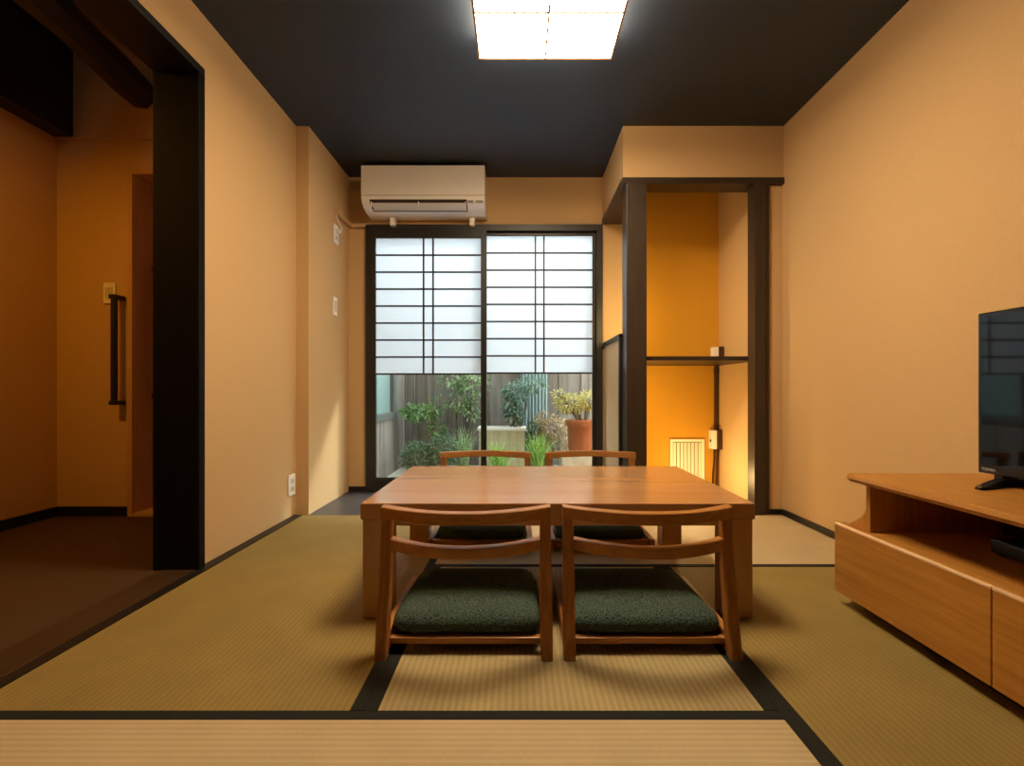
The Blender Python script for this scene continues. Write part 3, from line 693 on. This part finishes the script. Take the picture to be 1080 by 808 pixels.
# teal sheet leaning on the fence
x0 = (549-546)*5.03/F; x1 = (577-546)*5.03/F
t = thing('corrugated_sheet', 'teal corrugated sheet standing against the garden fence', 'sheet', ((x0+x1)/2, 5.03, GZ))
b = bm_new(); n = 60; top=[]; 
ring = []
ol = [(x0+(x1-x0)*k/n-(x0+x1)/2, 0.010*math.sin(k/n*2*PI*8)) for k in range(n+1)]
outl = ol + [(x, y+0.004) for x, y in ol[::-1]]
sweep(b, [[(x,y,z) for x,y in outl] for z in (0.0, 1.55)])
obj('sheet_panel', b, M['teal'], t)
b = bm_new(); bx(b, -(x1-x0)/2, (x1-x0)/2, 0.016, 0.05, 0.88, 0.93); obj('batten', b, M['fence'], t)

# plants
def leaf(bm, p, d, ln, wd, droop=0.3):
    d = d.normalized(); side = d.cross(Vector((0,0,1)))
    if side.length < 0.05: side = Vector((1,0,0))
    side = (side.normalized() + Vector((random.uniform(-.5,.5), random.uniform(-.5,.5), random.uniform(-.6,.6)))).normalized()
    a = p; m1 = p + d*ln*0.45; e = p + d*ln - Vector((0,0,droop*ln))
    v = [bm.verts.new(x) for x in (a, m1+side*wd/2, e, m1-side*wd/2)]
    bm.faces.new((v[0], v[1], v[2])); bm.faces.new((v[0], v[2], v[3]))
def rdir(up=0.3):
    while True:
        v = Vector((random.uniform(-1,1), random.uniform(-1,1), random.uniform(-1,1)))
        if 0.1 < v.length < 1: v.normalize(); v.z += up; return v.normalized()
def shrub(name, label, base, clouds, m, ln, wd, stems=3, cat='shrub', group='garden plants', z_base=0.0, shell=0.5):
    """clouds: (dx, dy, dz, rx, ry, rz, count)"""
    t = thing(name, label, cat, base, 0, group)
    b = bm_new()
    for (dx,dy,dz,rx,ry,rz,n) in clouds:
        for _ in range(int(n*1.5)):
            u = rdir(0.0); r = (shell + (1-shell)*random.random())
            p = Vector((dx+u.x*rx*r, dy+u.y*ry*r, dz+u.z*rz*r)); s = random.uniform(0.7,1.25)
            leaf(b, p, (u+rdir(0.2)*0.9), ln*s*0.92, wd*s*0.95)
    obj('foliage', b, m, t)
    b = bm_new()
    for (dx,dy,dz,rx,ry,rz,n) in clouds:
        for _ in range(stems):
            x = dx+random.uniform(-.5,.5)*rx; y = dy+random.uniform(-.5,.5)*ry
            tube(b, [(dx*0.25*random.random(),dy*0.2,z_base), (dx*0.55+random.uniform(-.02,.02), dy*0.5, z_base+(dz-z_base)*0.5), (x,y,dz+rz*0.3)], 0.006, 5, 0.003)
    obj('stems', b, M['bark'], t)
    return t
def blades(name, label, base, n, hgt, spread, m, wd=0.012, group='garden plants'):
    t = thing(name, label, 'ornamental grass', base, 0, group)
    b = bm_new()
    for _ in range(n):
        a = random.uniform(0, 2*PI); s = random.uniform(0.25, 1.0)*spread; hh = hgt*random.uniform(0.65,1.05)
        dx, dy = math.cos(a), math.sin(a); ox_, oy_ = random.uniform(-.04,.04), random.uniform(-.04,.04)
        px_, py_ = -dy, dx; prev = None
        for k in range(6):
            f = k/5; r = s*f**1.7; z = hh*(f*1.25 - 0.35*f*f*(1+s/spread*0.6)); ww = wd*(1-f*0.92)/2
            c = Vector((ox_+dx*r, oy_+dy*r, max(0,z)))
            q = (b.verts.new(c+Vector((px_*ww,py_*ww,0))), b.verts.new(c-Vector((px_*ww,py_*ww,0))))
            if prev: b.faces.new((prev[0],prev[1],q[1],q[0]))
            prev = q
    obj('blade_tuft', b, m, t)
    return t
def at(px, py, Y): 
    p = P(px, py, Y); return p
# tall nandina on the left
c = at(442, 400, 4.72); bs = Vector((c.x, 4.72, GZ))
def rel(px, py, Y): 
    p = P(px,py,Y); return p.x-bs.x, p.y-bs.y, p.z-bs.z
shrub('tall_garden_shrub', 'thin-stemmed shrub with a flat tier of bright leaves by the left fence', tuple(bs),
      [(*rel(444,434,4.72), 0.19,0.15,0.055,150), (*rel(460,452,4.75), 0.07,0.08,0.06,45), (*rel(464,424,4.75),0.05,0.06,0.05,10)], M['leaf_mid'], 0.085, 0.030, 2)
bs = Vector((at(452,480,4.3).x, 4.30, GZ))
shrub('low_garden_shrub', 'dense low shrub under the tiered shrub, behind the pale edging stone', tuple(bs),
      [(*rel(442,481,4.30), 0.17,0.12,0.13,330), (*rel(466,474,4.30), 0.13,0.12,0.13,300)], M['leaf_dark'], 0.055, 0.024, 4)
bs = Vector((at(488,420,4.85).x, 4.85, GZ))
shrub('leaning_garden_shrub', 'slender shrub with drooping leaves before the fence, left of centre stile', tuple(bs),
      [(*rel(484,424,4.85), 0.10,0.09,0.09,60), (*rel(498,432,4.85), 0.07,0.08,0.11,50), (*rel(478,398,4.85),0.16,0.10,0.09,80), (*rel(500,402,4.85),0.16,0.10,0.12,110)], M['leaf_pale'], 0.075, 0.030, 2)
blades('grass_clump', 'tall arching green grass clump beside the wooden planter, under the drooping shrub', (at(489,480,4.40).x, 4.40, GZ), 90, 0.58, 0.20, M['leaf_pale'], 0.019)
blades('grass_clump', 'bright green grass blades in front of the wooden planter', (at(526,480,4.10).x, 4.10, GZ), 100, 0.46, 0.22, M['blade'], 0.019)
blades('grass_clump', 'bright arching grass clump between the planter and the clay pot', (at(567,480,4.30).x, 4.30, GZ), 110, 0.52, 0.22, M['blade'], 0.019)
# planter
px0, px1 = at(503.5,450,4.6).x, at(555,450,4.6).x
t = thing('wooden_planter', 'pale wooden planter box with whitewashed rim in the garden centre', 'planter', ((px0+px1)/2, 4.72, GZ))
pw = (px1-px0)/2; ph = at(503,451,4.6).z - GZ
b = bm_new(); n = 6
for k in range(n):
    x = -pw+0.015+(2*pw-0.03)*k/n; bx(b, x+0.001, x+(2*pw-0.03)/n-0.001, -0.115, -0.095, 0.0, ph-0.03, 0.002); bx(b, x+0.001, x+(2*pw-0.03)/n-0.001, 0.095, 0.115, 0.0, ph-0.03, 0.002)
bx(b, -pw+0.015, -pw+0.035, -0.095, 0.095, 0, ph-0.03); bx(b, pw-0.035, pw-0.015, -0.095, 0.095, 0, ph-0.03)
obj('box_walls', b, M['planter'], t)
b = bm_new(); bx(b, -pw, pw, -0.13, -0.08, ph-0.03, ph, 0.003); bx(b, -pw, pw, 0.08, 0.13, ph-0.03, ph, 0.003); bx(b, -pw, -pw+0.05, -0.08, 0.08, ph-0.03, ph, 0.003); bx(b, pw-0.05, pw, -0.08, 0.08, ph-0.03, ph, 0.003)
obj('rim', b, M['rim'], t)
b = bm_new(); bx(b, -pw+0.036, pw-0.036, -0.094, 0.094, 0.1, ph-0.06); obj('soil', b, M['soil'], t)
bs = Vector((at(545,440,4.72).x, 4.72, GZ+ph-0.06))
shrub('planter_shrub', 'dark-leaved shrub growing out of the wooden planter before the teal sheet', tuple(bs),
      [(*rel(542,436,4.72), 0.085,0.06,0.09,90), (*rel(543,414,4.75), 0.11,0.08,0.09,120), (*rel(537,425,4.7),0.05,0.05,0.10,50), (*rel(560,405,4.8),0.13,0.08,0.05,70)], M['leaf_blue'], 0.075, 0.030, 2)
bs = Vector((at(581,470,4.80).x, 4.80, GZ))
shrub('dry_garden_shrub', 'pale dry-leaved shrub between the planter and the clay pot', tuple(bs),
      [(*rel(583,452,4.80), 0.13,0.11,0.12,230), (*rel(586,470,4.78), 0.13,0.11,0.10,190), (*rel(572,442,4.80),0.06,0.06,0.07,50)], M['leaf_dry'], 0.075, 0.018, 4)
bs = Vector((at(563,470,4.85).x, 4.88, GZ))
shrub('shaded_garden_shrub', 'dark green low shrub behind the bright grass, right of the planter', tuple(bs),
      [(*rel(564,462,4.85), 0.09,0.08,0.20,190)], M['leaf_dark'], 0.06, 0.026, 3)
# clay pot
pc = at(616, 460, 4.42); pz0 = at(616,478,4.42).z; pz1 = at(616,443,4.42).z
b = bm_new(); bx(b, -0.22, 0.24, -0.17, 0.18, 0, pz0-GZ-0.001, 0.012)
o = obj('stone_slab', b, M['stone']); o.location = (pc.x, 4.42, GZ); tag(o, 'pale stone block under the terracotta pot', 'stone block')
t = thing('terracotta_pot', 'terracotta pot with rim on a stone block, right side of garden', 'pot', (pc.x, 4.42, pz0))
hh = pz1-pz0; r0 = 0.138; r1 = 0.160
b = bm_new(); lathe(b, [(r0,0.0),(r0+0.004,0.01),(r1-0.006,hh*0.84),(r1-0.02,hh*0.84),(r0-0.01,0.03)], 36); autosmooth(obj('body', b, M['terra'], t))
b = bm_new(); lathe(b, [(r1-0.02,hh*0.83),(r1+0.010,hh*0.83),(r1+0.014,hh*0.99),(r1+0.010,hh),(r1-0.018,hh)], 36)
autosmooth(obj('rim', b, M['terra'], t))
b = bm_new(); lathe(b, [(0.0005,hh*0.6),(r1-0.022,hh*0.6),(r1-0.022,hh*0.9),(0.0005,hh*0.93)], 28); obj('soil', b, M['soil'], t)
bs = Vector((pc.x, 4.42, pz0+hh*0.92))
shrub('potted_shrub', 'yellow-green leafy shrub growing in the terracotta pot', tuple(bs),
      [(*rel(602,425,4.42), 0.15,0.13,0.080,260), (*rel(622,422,4.42), 0.11,0.12,0.085,190), (*rel(590,416,4.42),0.06,0.06,0.04,40)], M['leaf_yellow'], 0.050, 0.020, 5)
# edging stone and loose stones
def rock(name, label, loc, r, m, seed):
    rnd = random.Random(seed); b = bm_new(); bmesh.ops.create_icosphere(b, subdivisions=3, radius=1)
    for v in b.verts:
        n = 1 + 0.10*math.sin(v.co.x*3+seed) + 0.08*math.sin(v.co.y*4+seed*2) + 0.03*rnd.uniform(-1,1)
        v.co = Vector((v.co.x*r[0]*n, v.co.y*r[1]*n, max(-0.55, v.co.z)*r[2]*n))
    zmin = min(v.co.z for v in b.verts)
    for v in b.verts: v.co.z -= zmin
    o = obj(name, b, m, None, True); o.location = loc
    return tag(o, label, 'stone', 'garden stones')
p = at(436, 490, 4.0)
rock('garden_stone', 'large pale edging stone at the left foot of the low shrub', (p.x, 4.0, GZ), (0.085,0.07,0.062), M['stone'], 3)
p = at(592, 480, 4.95)
rock('garden_stone', 'small pale stone on the gravel left of the terracotta pot', (p.x-0.02, 4.40, GZ), (0.05,0.05,0.07), M['stone'], 5)
